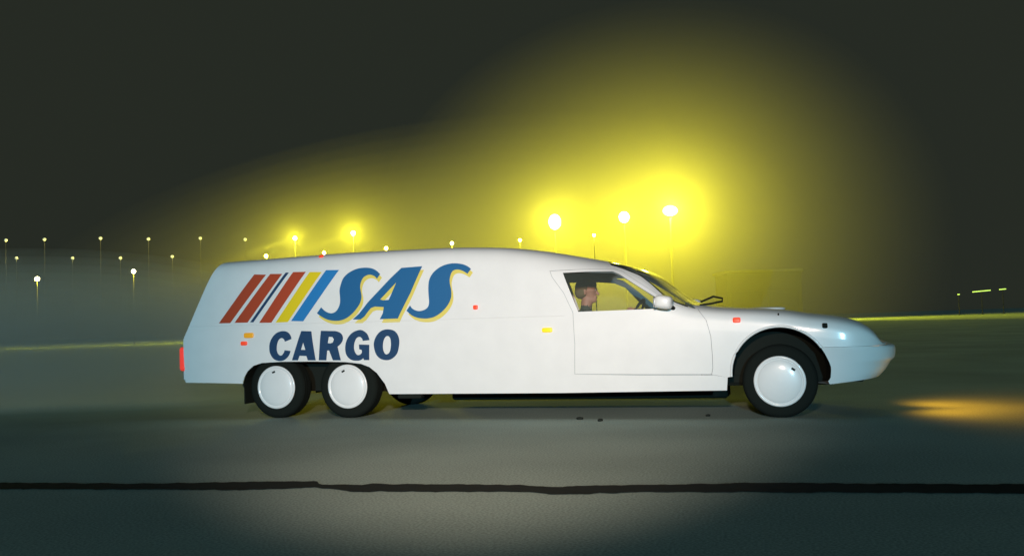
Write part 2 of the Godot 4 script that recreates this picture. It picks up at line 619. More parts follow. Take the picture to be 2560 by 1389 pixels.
func make_mirror(side: float) -> void:
	var mirror := Node3D.new()
	mirror.name = "door_mirror"
	car.add_child(mirror, true)
	mirror.position = Vector3(-.905, .99, .985 * side)
	var st := start()
	sball(st, Vector3.ZERO, Vector3(.074, .056, .085), .55, Basis(Vector3.FORWARD, deg_to_rad(9)))
	build(st, "mirror_shell", m["paint"], mirror)
	st = start()
	box(st, Vector3(-.07, 0, 0), Vector3(.02, .088, .14), .008)
	build(st, "mirror_glass", m["chrome"], mirror)
	st = start()
	tube(st, [Vector3(.04, -.03, -.05 * side), Vector3(.06, -.055, -.13 * side), Vector3(.07, -.065, -.22 * side)], [.02, .018, .022], 8)
	build(st, "mirror_arm", m["rubber"], mirror)

func make_nose() -> void:
	# front bumper: a U in plan, with a lip along its top
	var st := start()
	var px := func(y: float) -> float: return herm(y, [.27, .325, .412, .447, .525, .566, .576], [.80, .85, .90, .930, .938, .930, .912])
	var back := func(y: float) -> float: return herm(y, [.27, .30, .33, .405, .50, .576], [.40, .382, .402, .408, .378, .338])
	var pt := func(i: int, k: int) -> Vector3:
		var v := i / 22.0
		var t := k / 48.0
		var y := lerpf(.276, .576, v)
		var tip: float = px.call(y)
		var x0: float = back.call(y)
		var a0 := asin(pow((x0 - .2) / (tip - .2), 2.1))
		var a := a0 + (PI - a0 * 2.0) * t
		var sn := pow(sin(a), 1.0 / 2.1)
		var cs := signf(cos(a)) * pow(absf(cos(a)), 1.0 / 2.1)
		var x := .2 + (tip - .2) * sn
		y += maxf(0.0, x - .391) * .11 * (1.0 - v)
		return Vector3(x, y, .897 * cs * (1.0 - .05 * (1.0 - v)))
	for i in 22:
		for k in 48:
			var p: Array = []
			var n: Array = []
			for w in [[i, k], [i, k + 1], [i + 1, k + 1], [i + 1, k]]:
				p.append(pt.call(w[0], w[1]))
				var du: Vector3 = pt.call(w[0], mini(w[1] + 1, 48)) - pt.call(w[0], maxi(w[1] - 1, 0))
				var dv: Vector3 = pt.call(mini(w[0] + 1, 22), w[1]) - pt.call(maxi(w[0] - 1, 0), w[1])
				var nn := dv.cross(du).normalized()
				if nn.dot(Vector3(p[-1].x - .1, 0, p[-1].z)) < 0:
					nn = -nn
				n.append(nn)
			tri(st, p[0], p[1], p[2], n[0], n[1], n[2])
			tri(st, p[0], p[2], p[3], n[0], n[2], n[3])
	for k in 48:
		var a: Vector3 = pt.call(22, k)
		var b: Vector3 = pt.call(22, k + 1)
		quad(st, a, b, Vector3(b.x - .10 * clampf((b.x - .3) * 2, .1, 1), b.y, b.z * .88), Vector3(a.x - .10 * clampf((a.x - .3) * 2, .1, 1), a.y, a.z * .88), Vector3.UP)
		a = pt.call(0, k)
		b = pt.call(0, k + 1)
		quad(st, a, b, Vector3(b.x - .12, b.y + .004, b.z * .8), Vector3(a.x - .12, a.y + .004, a.z * .8), Vector3.DOWN)
	build(st, "front_bumper", m["paint"], car)
	st = start()
	box(st, Vector3(.52, .42, 0), Vector3(.30, .28, 1.30), .02)
	build(st, "radiator_panel", m["rubber"], car)
	st = start()
	sball(st, Vector3(-.15, .908, .12), Vector3(.20, .017, .15), .7)
	build(st, "hood_scoop", m["paint"], car)
	for side in [1.0, -1.0]:
		st = start()
		box(st, Vector3(.788, .605, .26 * side), Vector3(.05, .034, .22), .01)
		var lamp := build(st, "headlamp", m["amber_glow"], car)
		lamp.set_meta("label", "lit amber headlamp in the nose")
		var sp := SpotLight3D.new()
		sp.name = "headlamp_beam"
		sp.light_color = lin(1.0, .42, .02)
		sp.light_energy = .95
		sp.spot_range = 12
		sp.spot_attenuation = 2
		sp.spot_angle = 66
		sp.spot_angle_attenuation = 1.0
		sp.light_size = .15
		sp.shadow_enabled = true
		car.add_child(sp, true)
		sp.position = Vector3(1.12, .50, .26 * side)
		sp.basis = Basis.looking_at(Vector3(.70, -.55, .25 * side), Vector3.UP)

func make_tail() -> void:
	var st := start()
	var pt := func(i: int, k: int) -> Vector3:
		var s0 := -.70
		var v := i / 30.0
		var s := lerpf(s0, 1.0, v)
		var e := skin(rear_u(s), s)
		var t := k / 20.0 * 2.0 - 1.0
		return Vector3(e.x - .07 * (1.0 - pow(absf(t), 5.0)), e.y, e.z * t)
	for i in 30:
		for k in 20:
			var p: Array = []
			var n: Array = []
			for w in [[i, k], [i, k + 1], [i + 1, k + 1], [i + 1, k]]:
				p.append(pt.call(w[0], w[1]))
				var du: Vector3 = pt.call(w[0], mini(w[1] + 1, 20)) - pt.call(w[0], maxi(w[1] - 1, 0))
				var dv: Vector3 = pt.call(mini(w[0] + 1, 30), w[1]) - pt.call(maxi(w[0] - 1, 0), w[1])
				var nn := dv.cross(du).normalized()
				n.append(nn if nn.x < 0 else -nn)
			tri(st, p[0], p[1], p[2], n[0], n[1], n[2])
			tri(st, p[0], p[2], p[3], n[0], n[2], n[3])
	build(st, "tailgate", m["paint"], car)
	st = start()
	box(st, Vector3(-5.815, .45, 0), Vector3(.12, .18, 1.63), .035)
	build(st, "rear_bumper", m["paint"], car)
	for side in [1.0, -1.0]:
		st = start()
		box(st, Vector3(-5.846, .60, .80 * side), Vector3(.075, .24, .09), .02)
		var o := build(st, "tail_lamp", m["tail_glow"], car)
		o.set_meta("label", "red tail lamp at the rear corner")

func make_lettering() -> void:
	var red := "stripe_red"
	var bars := [
		[[-4.982,1.421,-4.846,1.412,-5.249,0.947,-5.385,0.949], red, "first slanted red stripe from the tail"],
		[[-4.798,1.417,-4.662,1.411,-5.047,0.946,-5.199,0.948], red, "second slanted red stripe from the tail"],
		[[-4.624,1.422,-4.588,1.420,-4.980,0.946,-5.016,0.948], "navy", "thin slanted navy stripe"],
		[[-4.541,1.423,-4.398,1.419,-4.774,0.937,-4.913,0.939], red, "slanted red stripe beside the yellow one"],
		[[-4.357,1.414,-4.222,1.408,-4.589,0.937,-4.726,0.936], "stripe_yellow", "slanted yellow stripe"],
		[[-4.177,1.424,-4.035,1.419,-4.418,0.939,-4.553,0.946], "stripe_blue", "slanted light blue stripe"],
	]
	var big := [
		[curved([-3.595,1.357,-3.628,1.315,-3.649,1.338,-3.691,1.356,-3.732,1.354,-3.773,1.331,-3.796,1.288,-3.803,1.245,-3.796,1.201,-3.789,1.163,-3.792,1.126,-3.809,1.083,-3.841,1.040,-3.882,0.998,-3.938,0.959,-4.001,0.936,-4.071,0.932,-4.142,0.944,-4.206,0.971,-4.267,1.011,-4.221,1.067,-4.189,1.037,-4.156,1.017,-4.114,1.006,-4.075,1.014,-4.043,1.041,-4.022,1.084,-4.016,1.122,-4.019,1.172,-4.023,1.223,-4.010,1.279,-3.986,1.335,-3.942,1.377,-3.887,1.406,-3.833,1.422,-3.763,1.427,-3.694,1.419,-3.637,1.394], [0, 1, 19, 20]), [], "first big blue letter S"],
		[[-3.165,1.411,-3.376,1.406,-3.485,1.315,-3.723,1.095,-3.813,0.993,-3.882,0.939,-3.799,0.936,-3.758,0.963,-3.723,1.005,-3.689,1.041,-3.648,1.053,-3.556,1.045,-3.566,0.987,-3.597,0.933,-3.411,0.933,-3.387,0.981,-3.282,1.167], [-3.427,1.272,-3.593,1.118,-3.559,1.109,-3.505,1.111,-3.484,1.151], "big blue letter A"],
		[curved([-2.678,1.362,-2.712,1.319,-2.745,1.341,-2.784,1.358,-2.823,1.363,-2.855,1.353,-2.874,1.326,-2.887,1.278,-2.884,1.230,-2.874,1.187,-2.871,1.138,-2.878,1.096,-2.901,1.049,-2.941,1.002,-2.993,0.961,-3.052,0.933,-3.118,0.923,-3.184,0.928,-3.237,0.942,-3.280,0.965,-3.323,1.003,-3.286,1.051,-3.263,1.020,-3.223,1.000,-3.184,0.995,-3.137,1.006,-3.104,1.032,-3.094,1.074,-3.097,1.123,-3.100,1.172,-3.100,1.221,-3.093,1.275,-3.070,1.323,-3.031,1.364,-2.980,1.396,-2.916,1.417,-2.838,1.422,-2.760,1.409,-2.707,1.385], [0, 1, 20, 21]), [], "second big blue letter S"],
	]
	var small := [
		[curved([-4.547,0.772,-4.553,0.799,-4.578,0.831,-4.614,0.848,-4.663,0.850,-4.718,0.832,-4.761,0.793,-4.790,0.741,-4.798,0.693,-4.794,0.645,-4.771,0.601,-4.739,0.574,-4.691,0.561,-4.642,0.567,-4.604,0.590,-4.577,0.619,-4.560,0.656,-4.627,0.665,-4.637,0.641,-4.663,0.615,-4.687,0.618,-4.705,0.637,-4.714,0.670,-4.711,0.712,-4.697,0.754,-4.675,0.778,-4.650,0.783,-4.629,0.769,-4.621,0.747], [0, 16, 17, 28]), [], "dark blue letter C"],
		[[-4.438,0.846,-4.327,0.840,-4.289,0.560,-4.376,0.562,-4.388,0.604,-4.463,0.608,-4.484,0.564,-4.550,0.565], [-4.418,0.734,-4.397,0.663,-4.445,0.665], "small dark blue letter A"],
		[curved([-4.223,0.842,-4.069,0.835,-4.022,0.821,-3.990,0.789,-3.988,0.747,-4.013,0.711,-4.046,0.686,-4.018,0.555,-4.103,0.557,-4.139,0.652,-4.159,0.652,-4.174,0.558,-4.256,0.560], [0, 1, 6, 7, 8, 9, 10, 11, 12]), [-4.137,0.782,-4.099,0.779,-4.083,0.757,-4.097,0.726,-4.124,0.719,-4.150,0.722], "dark blue letter R"],
		[curved([-3.706,0.740,-3.719,0.781,-3.745,0.813,-3.785,0.835,-3.819,0.837,-3.871,0.822,-3.918,0.787,-3.951,0.736,-3.965,0.679,-3.962,0.622,-3.938,0.580,-3.899,0.555,-3.847,0.549,-3.807,0.554,-3.780,0.571,-3.772,0.553,-3.718,0.552,-3.710,0.696,-3.819,0.701,-3.818,0.657,-3.793,0.649,-3.791,0.628,-3.803,0.611,-3.827,0.601,-3.849,0.609,-3.865,0.635,-3.872,0.672,-3.865,0.718,-3.846,0.756,-3.825,0.771,-3.802,0.771,-3.783,0.755,-3.778,0.734], [0, 14, 15, 16, 17, 18, 19, 20, 32]), [], "dark blue letter G"],
		[curved([-3.500,0.834,-3.450,0.820,-3.414,0.783,-3.399,0.732,-3.404,0.676,-3.423,0.615,-3.459,0.575,-3.506,0.551,-3.556,0.549,-3.606,0.565,-3.644,0.605,-3.661,0.662,-3.661,0.718,-3.636,0.774,-3.597,0.814,-3.551,0.833]), curved([-3.515,0.773,-3.493,0.755,-3.486,0.709,-3.491,0.658,-3.507,0.617,-3.536,0.602,-3.555,0.613,-3.568,0.649,-3.568,0.695,-3.558,0.736,-3.538,0.766]), "dark blue letter O"],
	]
	var cell := Vector2(.05, .05)
	for b in bars:
		var o := cut(1.0, "stripe", outline(b[0], true, .02), b[1], car, .0025, [], 0.0, cell)
		o.set_meta("label", b[2])
	for b in big:
		var shadow: Array = []
		for i in b[0].size():
			shadow.append(b[0][i] + (.019 if i % 2 == 0 else -.034))
		var hole: Array = []
		for i in b[1].size():
			hole.append(b[1][i] + (.019 if i % 2 == 0 else -.034))
		var o := cut(1.0, "letter", outline(b[0], true, .015), "letter_blue", car, .0045, [outline(b[1], true, .015)] if b[1] else [], 0.0, cell)
		o.set_meta("label", b[2])
		cut(1.0, "letter_shadow", outline(shadow, true, .015), "letter_gold", o, .0022, [outline(hole, true, .015)] if hole else [], 0.0, cell)
	for b in small:
		var o := cut(1.0, "letter", outline(b[0], true, .015), "navy", car, .003, [outline(b[1], true, .015)] if b[1] else [], 0.0, cell)
		o.set_meta("label", b[2])

func make_underside() -> void:
	var st := start()
	box(st, Vector3(-2.05, .275, 0), Vector3(2.85, .06, 1.60), .01)
	box(st, Vector3(-2.0, .155, -.66), Vector3(2.9, .20, .30), .02)
	box(st, Vector3(-4.35, .36, 0), Vector3(1.5, .18, .98), .02)
	box(st, Vector3(-5.5, .43, 0), Vector3(.55, .05, 1.5), .01)
	box(st, Vector3(-.05, .38, 0), Vector3(1.0, .26, 1.06), .03)
	build(st, "floor_pan", m["rubber"], car)
	st = start()
	box(st, Vector3(-3.36, .205, .74), Vector3(.24, .05, .1), .01)
	build(st, "step_bracket", m["rubber"], car)
	for side in [1.0, -1.0]:
		st = start()
		box(st, Vector3(-5.135, .25, .70 * side), Vector3(.012, .22, .22), .003)
		build(st, "mud_flap", m["rubber"], car)
	st = start()
	tube(st, [Vector3(-5.3, .26, -.35), Vector3(-5.8, .26, -.35), Vector3(-5.92, .25, -.35)], [.028], 12)
	build(st, "exhaust_pipe", m["chrome"], car)

func make_wheel(x: float, side: float) -> void:
	var w := Node3D.new()
	w.name = "wheel"
	car.add_child(w, true)
	w.position = Vector3(x, .301, .705 * side)
	if side < 0:
		w.rotation.y = PI
	var st := start()
	var prof: Array = [Vector2(.195, .082), Vector2(.205, .092), Vector2(.222, .098), Vector2(.228, .0975), Vector2(.232, .1005), Vector2(.262, .0995), Vector2(.282, .09), Vector2(.294, .078), Vector2(.301, .062)]
	for g in [.045, 0.0, -.045]:
		prof.append_array([Vector2(.304, g + .012), Vector2(.304, g + .005), Vector2(.297, g + .004), Vector2(.297, g - .004), Vector2(.304, g - .005)])
	prof.append_array([Vector2(.301, -.062), Vector2(.282, -.09), Vector2(.25, -.098), Vector2(.2, -.085), Vector2(.1, -.08), Vector2(0, -.08)])
	lathe(st, prof, Transform3D.IDENTITY, 56)
	build(st, "tyre", m["tyre"], w)
	st = start()
	lathe(st, [Vector2(0, .121), Vector2(.05, .120), Vector2(.10, .117), Vector2(.14, .112), Vector2(.168, .105), Vector2(.176, .101), Vector2(.180, .094), Vector2(.184, .094), Vector2(.189, .101), Vector2(.200, .102), Vector2(.208, .098), Vector2(.212, .089), Vector2(.212, .05)], Transform3D.IDENTITY, 64)
	build(st, "hubcap", m["paint"], w)
	st = start()
	var turn := .72 if x > -1 else 2.4 + x * .15
	box(st, Vector3(cos(turn) * .150, sin(turn) * .150, .1095), Vector3(.018, .034, .006), .001, Basis(Vector3.BACK, turn + .25))
	build(st, "valve_slot", m["rubber"], w)

func make_cabin() -> void:
	var st := start()
	sball(st, Vector3(-.95, .80, 0), Vector3(.36, .145, .76), .4)
	build(st, "dashboard", m["trim"], car)
	st = start()
	box(st, Vector3(-.62, .60, 0), Vector3(.03, .62, 1.56), .01)
	build(st, "firewall", m["trim"], car)
	st = start()
	var prev := Vector3.ZERO
	for k in 40:
		var p := skin(-2.42, lerpf(-.85, 1.0, k / 39.0))
		if k > 0:
			for side in [1.0, -1.0]:
				tri(st, Vector3(p.x, .8, 0), Vector3(p.x, p.y - .012, (p.z - .012) * side), Vector3(p.x, prev.y - .012, (prev.z - .012) * side), Vector3.RIGHT, Vector3.RIGHT, Vector3.RIGHT)
		prev = p
	build(st, "bulkhead", m["trim"], car)
	for z in [-.36, .36]:
		var seat := Node3D.new()
		seat.name = "seat"
		car.add_child(seat, true)
		seat.position = Vector3(-1.80, .30, z)
		st = start()
		sball(st, Vector3(.05, .10, 0), Vector3(.26, .10, .25), .5)
		build(st, "seat_cushion", m["cloth"], seat)
		st = start()
		sball(st, Vector3(-.26, .34, 0), Vector3(.09, .29, .24), .5, Basis(Vector3.BACK, deg_to_rad(14)))
		build(st, "backrest", m["cloth"], seat)
	var wheel := Node3D.new()
	wheel.name = "steering_wheel"
	car.add_child(wheel, true)
	wheel.position = Vector3(-1.40, .885, -.36)
	wheel.basis = Basis(Vector3.BACK, deg_to_rad(-28))
	st = start()
	var ring: Array = []
	for k in 33:
		ring.append(Vector3(0, .18 * cos(TAU * k / 32), .18 * sin(TAU * k / 32)))
	tube(st, ring, [.014], 8)
	build(st, "rim", m["rubber"], wheel)
	st = start()
	tube(st, [Vector3(0, -.02, 0), Vector3(.03, -.18, 0)], [.02], 8)
	tube(st, [Vector3(.03, -.02, 0), Vector3(.35, -.02, 0)], [.03], 8)
	build(st, "spoke", m["rubber"], wheel)
	# wiper parked at the foot of the windscreen
	st = start()
	var w: Array = []
	for q in [Vector3(-.66, 0, .55), Vector3(-.56, .012, .52), Vector3(-.47, .03, .48), Vector3(-.47, .055, .45), Vector3(-.55, .075, .44), Vector3(-.66, .03, .47)]:
		w.append(Vector3(q.x, .957 + q.y, q.z))
	tube(st, w, [.009], 8)
	build(st, "wiper", m["rubber"], car)

# ---------------------------------------------------------------- the driver
func make_driver() -> void:
	var o := thing("person", "driver in dark jacket with short brown hair sitting at the wheel of the white car", "person", car.transform * Vector3(-1.80, 0, -.36))
	o.rotation.y = car.rotation.y
	# local axes: x forward, y up, z to the near side
	var caps: Array = []
	var hip := Vector3(0, .50, 0)
	var chest := Vector3(-.12, .80, 0)
	caps.append([hip, Vector3(-.07, .64, 0), .13, .125])
	caps.append([Vector3(-.07, .64, -.05), Vector3(-.12, .82, -.07), .115, .105])
	caps.append([Vector3(-.07, .64, .05), Vector3(-.12, .82, .07), .115, .105])
	caps.append([Vector3(-.115, .90, -.17), Vector3(-.115, .90, .17), .062, .062])
	caps.append([Vector3(-.11, .92, 0), Vector3(-.095, 1.02, 0), .060, .056])
	for s in [-1.0, 1.0]:
		caps.append([Vector3(-.11, .895, .185 * s), Vector3(.06, .70, .235 * s), .056, .045])
		caps.append([Vector3(.06, .70, .235 * s), Vector3(.315, .895, .175 * s), .045, .030])
		caps.append([Vector3(0, .46, .09 * s), Vector3(.42, .52, .13 * s), .088, .062])
		caps.append([Vector3(.42, .52, .13 * s), Vector3(.74, .22, .12 * s), .058, .042])
		caps.append([Vector3(.74, .21, .12 * s), Vector3(.90, .235, .13 * s), .045, .036])
	var st := start()
	nets(st, caps, .014, .035)
	var body := build(st, "body", m["jacket"], o)
	# head, face towards +x
	var hc := Vector3(-.085, 1.145, 0)
	caps = [
		[Vector3(-.10, .98, 0), Vector3(-.09, 1.07, 0), .056, .056],
		[hc + Vector3(-.022, .03, 0), hc + Vector3(.012, .035, 0), .090, .082],
		[hc + Vector3(.035, -.03, 0), hc + Vector3(.045, -.07, 0), .056, .042],
		[hc + Vector3(.055, .025, -.028), hc + Vector3(.055, .025, .028), .040, .040],
		[hc + Vector3(.07, -.085, 0), hc + Vector3(.072, -.083, 0), .024, .024],
		[hc + Vector3(.090, .012, 0), hc + Vector3(.112, -.024, 0), .009, .014],
		[hc + Vector3(.088, -.053, -.014), hc + Vector3(.088, -.053, .014), .010, .010],
	]
	for s in [-1.0, 1.0]:
		caps.append([hc + Vector3(-.008, .018, .084 * s), hc + Vector3(-.004, -.022, .080 * s), .014, .009])
	st = start()
	nets(st, caps, .006, .018)
	build(st, "head", m["skin"], o)
	st = start()
	nets(st, [
		[hc + Vector3(-.030, .045, 0), hc + Vector3(.020, .062, 0), .094, .076],
		[hc + Vector3(-.060, -.010, -.03), hc + Vector3(-.060, -.010, .03), .060, .060],
		[hc + Vector3(-.015, .03, -.062), hc + Vector3(-.03, -.015, -.062), .035, .028],
		[hc + Vector3(-.015, .03, .062), hc + Vector3(-.03, -.015, .062), .035, .028],
		[hc + Vector3(.055, .085, -.035), hc + Vector3(.060, .080, .035), .030, .030],
	], .007, .025)
	build(st, "hair", m["hair"], o)
	for s in [-1.0, 1.0]:
		st = start()
		ball(st, hc + Vector3(.088, .018, .032 * s), Vector3.ONE * .011, 10, 8)
		build(st, "eye", m["eye"], o)
		# a hand closed on the rim: palm, four bent fingers of unequal length, thumb along the rim
		var p := Vector3(.345, .92, .172 * s)
		var hand: Array = [[p + Vector3(-.03, -.02, .004 * s), p + Vector3(.02, .008, 0), .026, .026], [p + Vector3(-.02, -.006, -.018 * s), p + Vector3(.022, .016, -.014 * s), .021, .019]]
		var lens := [.038, .043, .040, .032]
		for i in 4:
			var base := p + Vector3(.024, .026 - i * .017, (.012 - i * .002) * s)
			var k1 := base + Vector3(lens[i], .008, -.004 * s)
			var k2 := k1 + Vector3(.012, -.004, -.028 * s)
			var k3 := k2 + Vector3(-.020, -.004, -.016 * s)
			hand.append([base, k1, .0098, .0092])
			hand.append([k1, k2, .0092, .0085])
			hand.append([k2, k3, .0085, .0075])
		hand.append([p + Vector3(-.012, .016, -.018 * s), p + Vector3(.018, .040, -.026 * s), .012, .0105])
		hand.append([p + Vector3(.018, .040, -.026 * s), p + Vector3(.042, .047, -.022 * s), .0105, .009])
		st = start()
		nets(st, hand, .0042, .008)
		build(st, "hand", m["skin"], o)
	body.set_meta("label", "dark jacket and trousers")

# ---------------------------------------------------------------- the apron
func strip_mesh(top: Array, bottom: Array, y: float, seed_: int) -> SurfaceTool:
	var n := FastNoiseLite.new()
	n.seed = seed_
	n.frequency = 1.3
	n.fractal_octaves = 4
	var st := start()
	var step := .025
	var x0: float = top[0].x
	var x1: float = top[-1].x
	var k := int((x1 - x0) / step)
	var edge := func(list: Array, x: float) -> float:
		var i := 0
		while i < list.size() - 2 and x > list[i + 1].x:
			i += 1
		return lerpf(list[i].y, list[i + 1].y, clampf((x - list[i].x) / (list[i + 1].x - list[i].x), 0, 1))
	var last: Array = []
	for i in k + 1:
		var x := x0 + i * step
		var a: float = edge.call(top, x) + n.get_noise_2d(x * 6.0, 3.0) * .03
		var b: float = edge.call(bottom, x) + n.get_noise_2d(x * 6.0, 40.0) * .03
		var now: Array = [Vector3(x, y, a), Vector3(x, y, b)]
		if last:
			quad(st, last[0], now[0], now[1], last[1], Vector3.UP)
		last = now
	return st

func make_ground() -> void:
	var st := start()
	quad(st, Vector3(-1500, 0, 300), Vector3(1500, 0, 300), Vector3(1500, 0, -2500), Vector3(-1500, 0, -2500), Vector3.UP)
	var g := build(st, "apron_ground", m["concrete"], self)
	g.set_meta("kind", "structure")
	g.set_meta("label", "flat concrete apron under and round the car")
	var top := [Vector2(-9, -6.9), Vector2(-3.08, -5.68), Vector2(-2.14, -5.47), Vector2(-1.49, -5.41), Vector2(-1.13, -5.36), Vector2(-1.09, -5.24), Vector2(-.86, -5.18), Vector2(-.8, -5.22), Vector2(-.64, -5.16), Vector2(-.04, -5.03), Vector2(.19, -4.92), Vector2(.42, -4.92), Vector2(.82, -4.88), Vector2(1.22, -4.84), Vector2(1.59, -4.75), Vector2(2.41, -4.57), Vector2(8, -3.3)]
	var bottom := [Vector2(-9, -6.7), Vector2(-2.95, -5.44), Vector2(-1.5, -5.14), Vector2(-1.09, -5.15), Vector2(-.87, -4.97), Vector2(-.7, -4.95), Vector2(-.04, -4.83), Vector2(.2, -4.7), Vector2(.4, -4.7), Vector2(.63, -4.69), Vector2(1.15, -4.59), Vector2(1.86, -4.44), Vector2(2.29, -4.34), Vector2(8, -3.1)]
	var s := build(strip_mesh(top, bottom, .004, 5), "tar_joint", m["tar"], self)
	s.set_meta("label", "crooked black tar joint across the concrete in front of the car")
	s.set_meta("kind", "structure")
	var rng := RandomNumberGenerator.new()
	rng.seed = 11
	var spots := [[Vector3(.55, 0, -8.29), "dark pebble on the concrete between the wheels, left of its twin", .022], [Vector3(.71, 0, -8.1), "dark pebble on the concrete between the wheels, right of its twin", .022], [Vector3(1.65, 0, -8.21), "small dark pebble lying alone behind the front wheel", .018]]
	for p in spots:
		st = start()
		var r: float = p[2]
		sball(st, Vector3(0, r * .4, 0), Vector3(r * 1.5, r * .6, r), .8, Basis(Vector3.UP, rng.randf() * 3.0), 10, 6)
		var o := build(st, "pebble", m["tar"], self)
		o.position = p[0]
		o.set_meta("label", p[1])
		o.set_meta("category", "pebble")

func omni(parent: Node3D, at: Vector3, c: Color, e: float, size := .15) -> void:
	var l := OmniLight3D.new()
	l.name = "lamp_light"
	l.light_color = c
	l.light_energy = e
	l.omni_range = 400
	l.omni_attenuation = 2
	l.light_size = size
	l.shadow_enabled = true
	parent.add_child(l, true)
	l.position = at

func pole(st: SurfaceTool, h: float, r: float) -> void:
	tube(st, [Vector3.ZERO, Vector3(0, h, 0)], [r * 1.4, r], 10)
	box(st, Vector3(0, .04, 0), Vector3(r * 5, .08, r * 5), .01)

const FAR := 2.4
func far(p: Vector3) -> Vector3:
	return Vector3(p.x * FAR, .845 + (p.y - .845) * FAR, p.z * FAR)

func make_lamps() -> void:
	var yellow := lin(1.0, .885, .04)
	# three big floodlight masts
	var floods := [[Vector3(2.83, 7.23, -60), Vector2(.75, .95), "floodlight mast above the cab roof, furthest left of the three big lights"], [Vector3(7.24, 7.39, -60), Vector2(.65, .7), "middle floodlight mast of the three big lights"], [Vector3(10.18, 7.70, -60), Vector2(.9, .62), "floodlight mast above the windscreen, furthest right of the three big lights"]]
	for f in floods:
		var p := far(f[0])
		var wide: Vector2 = f[1] * FAR
		var o := thing("floodlight_mast", f[2], "floodlight", Vector3(p.x, 0, p.z), "big yellow floodlights behind the car")
		var st := start()
		pole(st, p.y + .5, .14)
		build(st, "pole", m["steel"], o)
		st = start()
		lathe(st, [Vector2(.53, .26), Vector2(.55, .2), Vector2(.45, -.1), Vector2(.2, -.35), Vector2(0, -.4)], Transform3D(Basis.from_scale(Vector3(wide.x, wide.y, 1.0)), Vector3(0, p.y, .1)), 32)
		var head := build(st, "lamp_housing", m["steel"], o)
		st = start()
		lathe(st, [Vector2(0, .30), Vector2(.20, .28), Vector2(.38, .20), Vector2(.47, .08), Vector2(.50, -.02)], Transform3D(Basis.from_scale(Vector3(wide.x, wide.y, 1.0)), Vector3(0, p.y, .26)), 32)
		build(st, "lamp_lens", m["flood_glow"], head)
		omni(o, Vector3(0, p.y, .75), yellow, 4300.0 if p.x > 20.0 else (2000.0 if p.x < 10.0 else 1150.0), .5)
	var row := [
		[Vector3(-11.67, 4.46, -45), 14.0, "apron lamp showing above the rear end of the car roof"],
		[Vector3(-8.71, 4.44, -44), 14.0, "apron lamp beside the red roof marker, above the light blue stripe"],
		[Vector3(-5.68, 4.48, -43), 14.0, "apron lamp above the roof between the first letter S and letter A"],
		[Vector3(-2.62, 4.52, -42), 16.0, "apron lamp above the roof over the second big letter S"],
		[Vector3(.4, 4.47, -41), 8.0, "small apron lamp just left of the first big floodlight, close to the roof"],
		[Vector3(3.53, 4.49, -40), 8.0, "small apron lamp low between the first and middle floodlight"],
		[Vector3(-11.42, 5.76, -50), 45.0, "brighter high lamp with a beam, above the red stripes"],
		[Vector3(-8.33, 5.92, -50), 60.0, "brightest high lamp with a beam, above the first letter S"],
		[Vector3(-20.08, 3.41, -40), 40.0, "big bright lamp near the photograph's left edge, the lowest of all"],
		[Vector3(-16.0, 3.59, -40), 30.0, "bright lamp with a beam, low behind the car's tail"],
	]
	var n := 0
	for f in row:
		var p := far(f[0])
		var o := thing("apron_lamp", f[2], "lamp", Vector3(p.x, 0, p.z), "lamps on posts along the apron")
		var st := start()
		pole(st, p.y - .1, .035)
		build(st, "pole", m["steel"], o)
		st = start()
		var r := clampf(.08 + sqrt(f[1]) * .026, .14, .32)
		ball(st, Vector3(0, p.y, 0), Vector3.ONE * r, 16, 10)
		build(st, "lamp_bulb", m["lamp_glow"], o)
		omni(o, Vector3(0, p.y, r + .3), yellow, f[1] * (13.0 if n < 8 else 4.0), r * .8)
		if n in [6, 7, 9]:
			var sp := SpotLight3D.new()
			sp.name = "lamp_beam"
			sp.light_color = yellow
			sp.light_energy = f[1] * 70.0
			sp.spot_range = 160
			sp.spot_attenuation = 2
			sp.spot_angle = 9
			sp.spot_angle_attenuation = 1.0
			sp.light_size = .1
			sp.shadow_enabled = true
			o.add_child(sp)
			sp.position = Vector3(-.4, p.y - .1, .3)
			sp.basis = Basis.looking_at(Vector3(-1.0, -.36, .25), Vector3.UP)
		n += 1
	var dim := [[Vector3(-32.1, 7.22, -60), "first"], [Vector3(-29.64, 7.19, -60), "second"], [Vector3(-26.08, 7.15, -60), "third"], [Vector3(-23.03, 7.0, -60), "fourth"], [Vector3(-19.73, 6.94, -60), "fifth"], [Vector3(-16.88, 6.77, -60), "sixth"]]
	for k in dim.size():
		dim_lamp(dim[k][0], "%s dim lamp from the left in the upper far row" % dim[k][1], "dim lamps of the upper far row")
	dim = [[Vector3(-31.43, 6.05, -60), "first"], [Vector3(-27.87, 5.93, -60), "second"], [Vector3(-24.83, 5.84, -60), "third"], [Vector3(-21.53, 5.83, -60), "fourth"]]
	for k in dim.size():
		dim_lamp(dim[k][0], "%s dim lamp from the left in the lower far row" % dim[k][1], "dim lamps of the lower far row")
	var far := [[Vector3(74.24, 3.66, -150), 2.9, "longest of the greenish yellow light strips far beyond the nose"], [Vector3(77.6, 3.85, -150), 1.1, "short greenish light strip at the outer end of the far lights"], [Vector3(70.6, 3.25, -150), .35, "tiny greenish light strip at the inner end of the far lights"]]
	for f in far:
		var p: Vector3 = f[0]
		var o := thing("light_strip", f[2], "light", Vector3(p.x, 0, p.z), "far strip lights beyond the nose")
		var st := start()
		box(st, Vector3(0, p.y, 0), Vector3(f[1], .16, .12), .03, Basis(Vector3.BACK, .06))
		build(st, "tube_light", m["far_glow"], o)
		st = start()
		pole(st, p.y - .05, .06)
		build(st, "post", m["steel"], o)

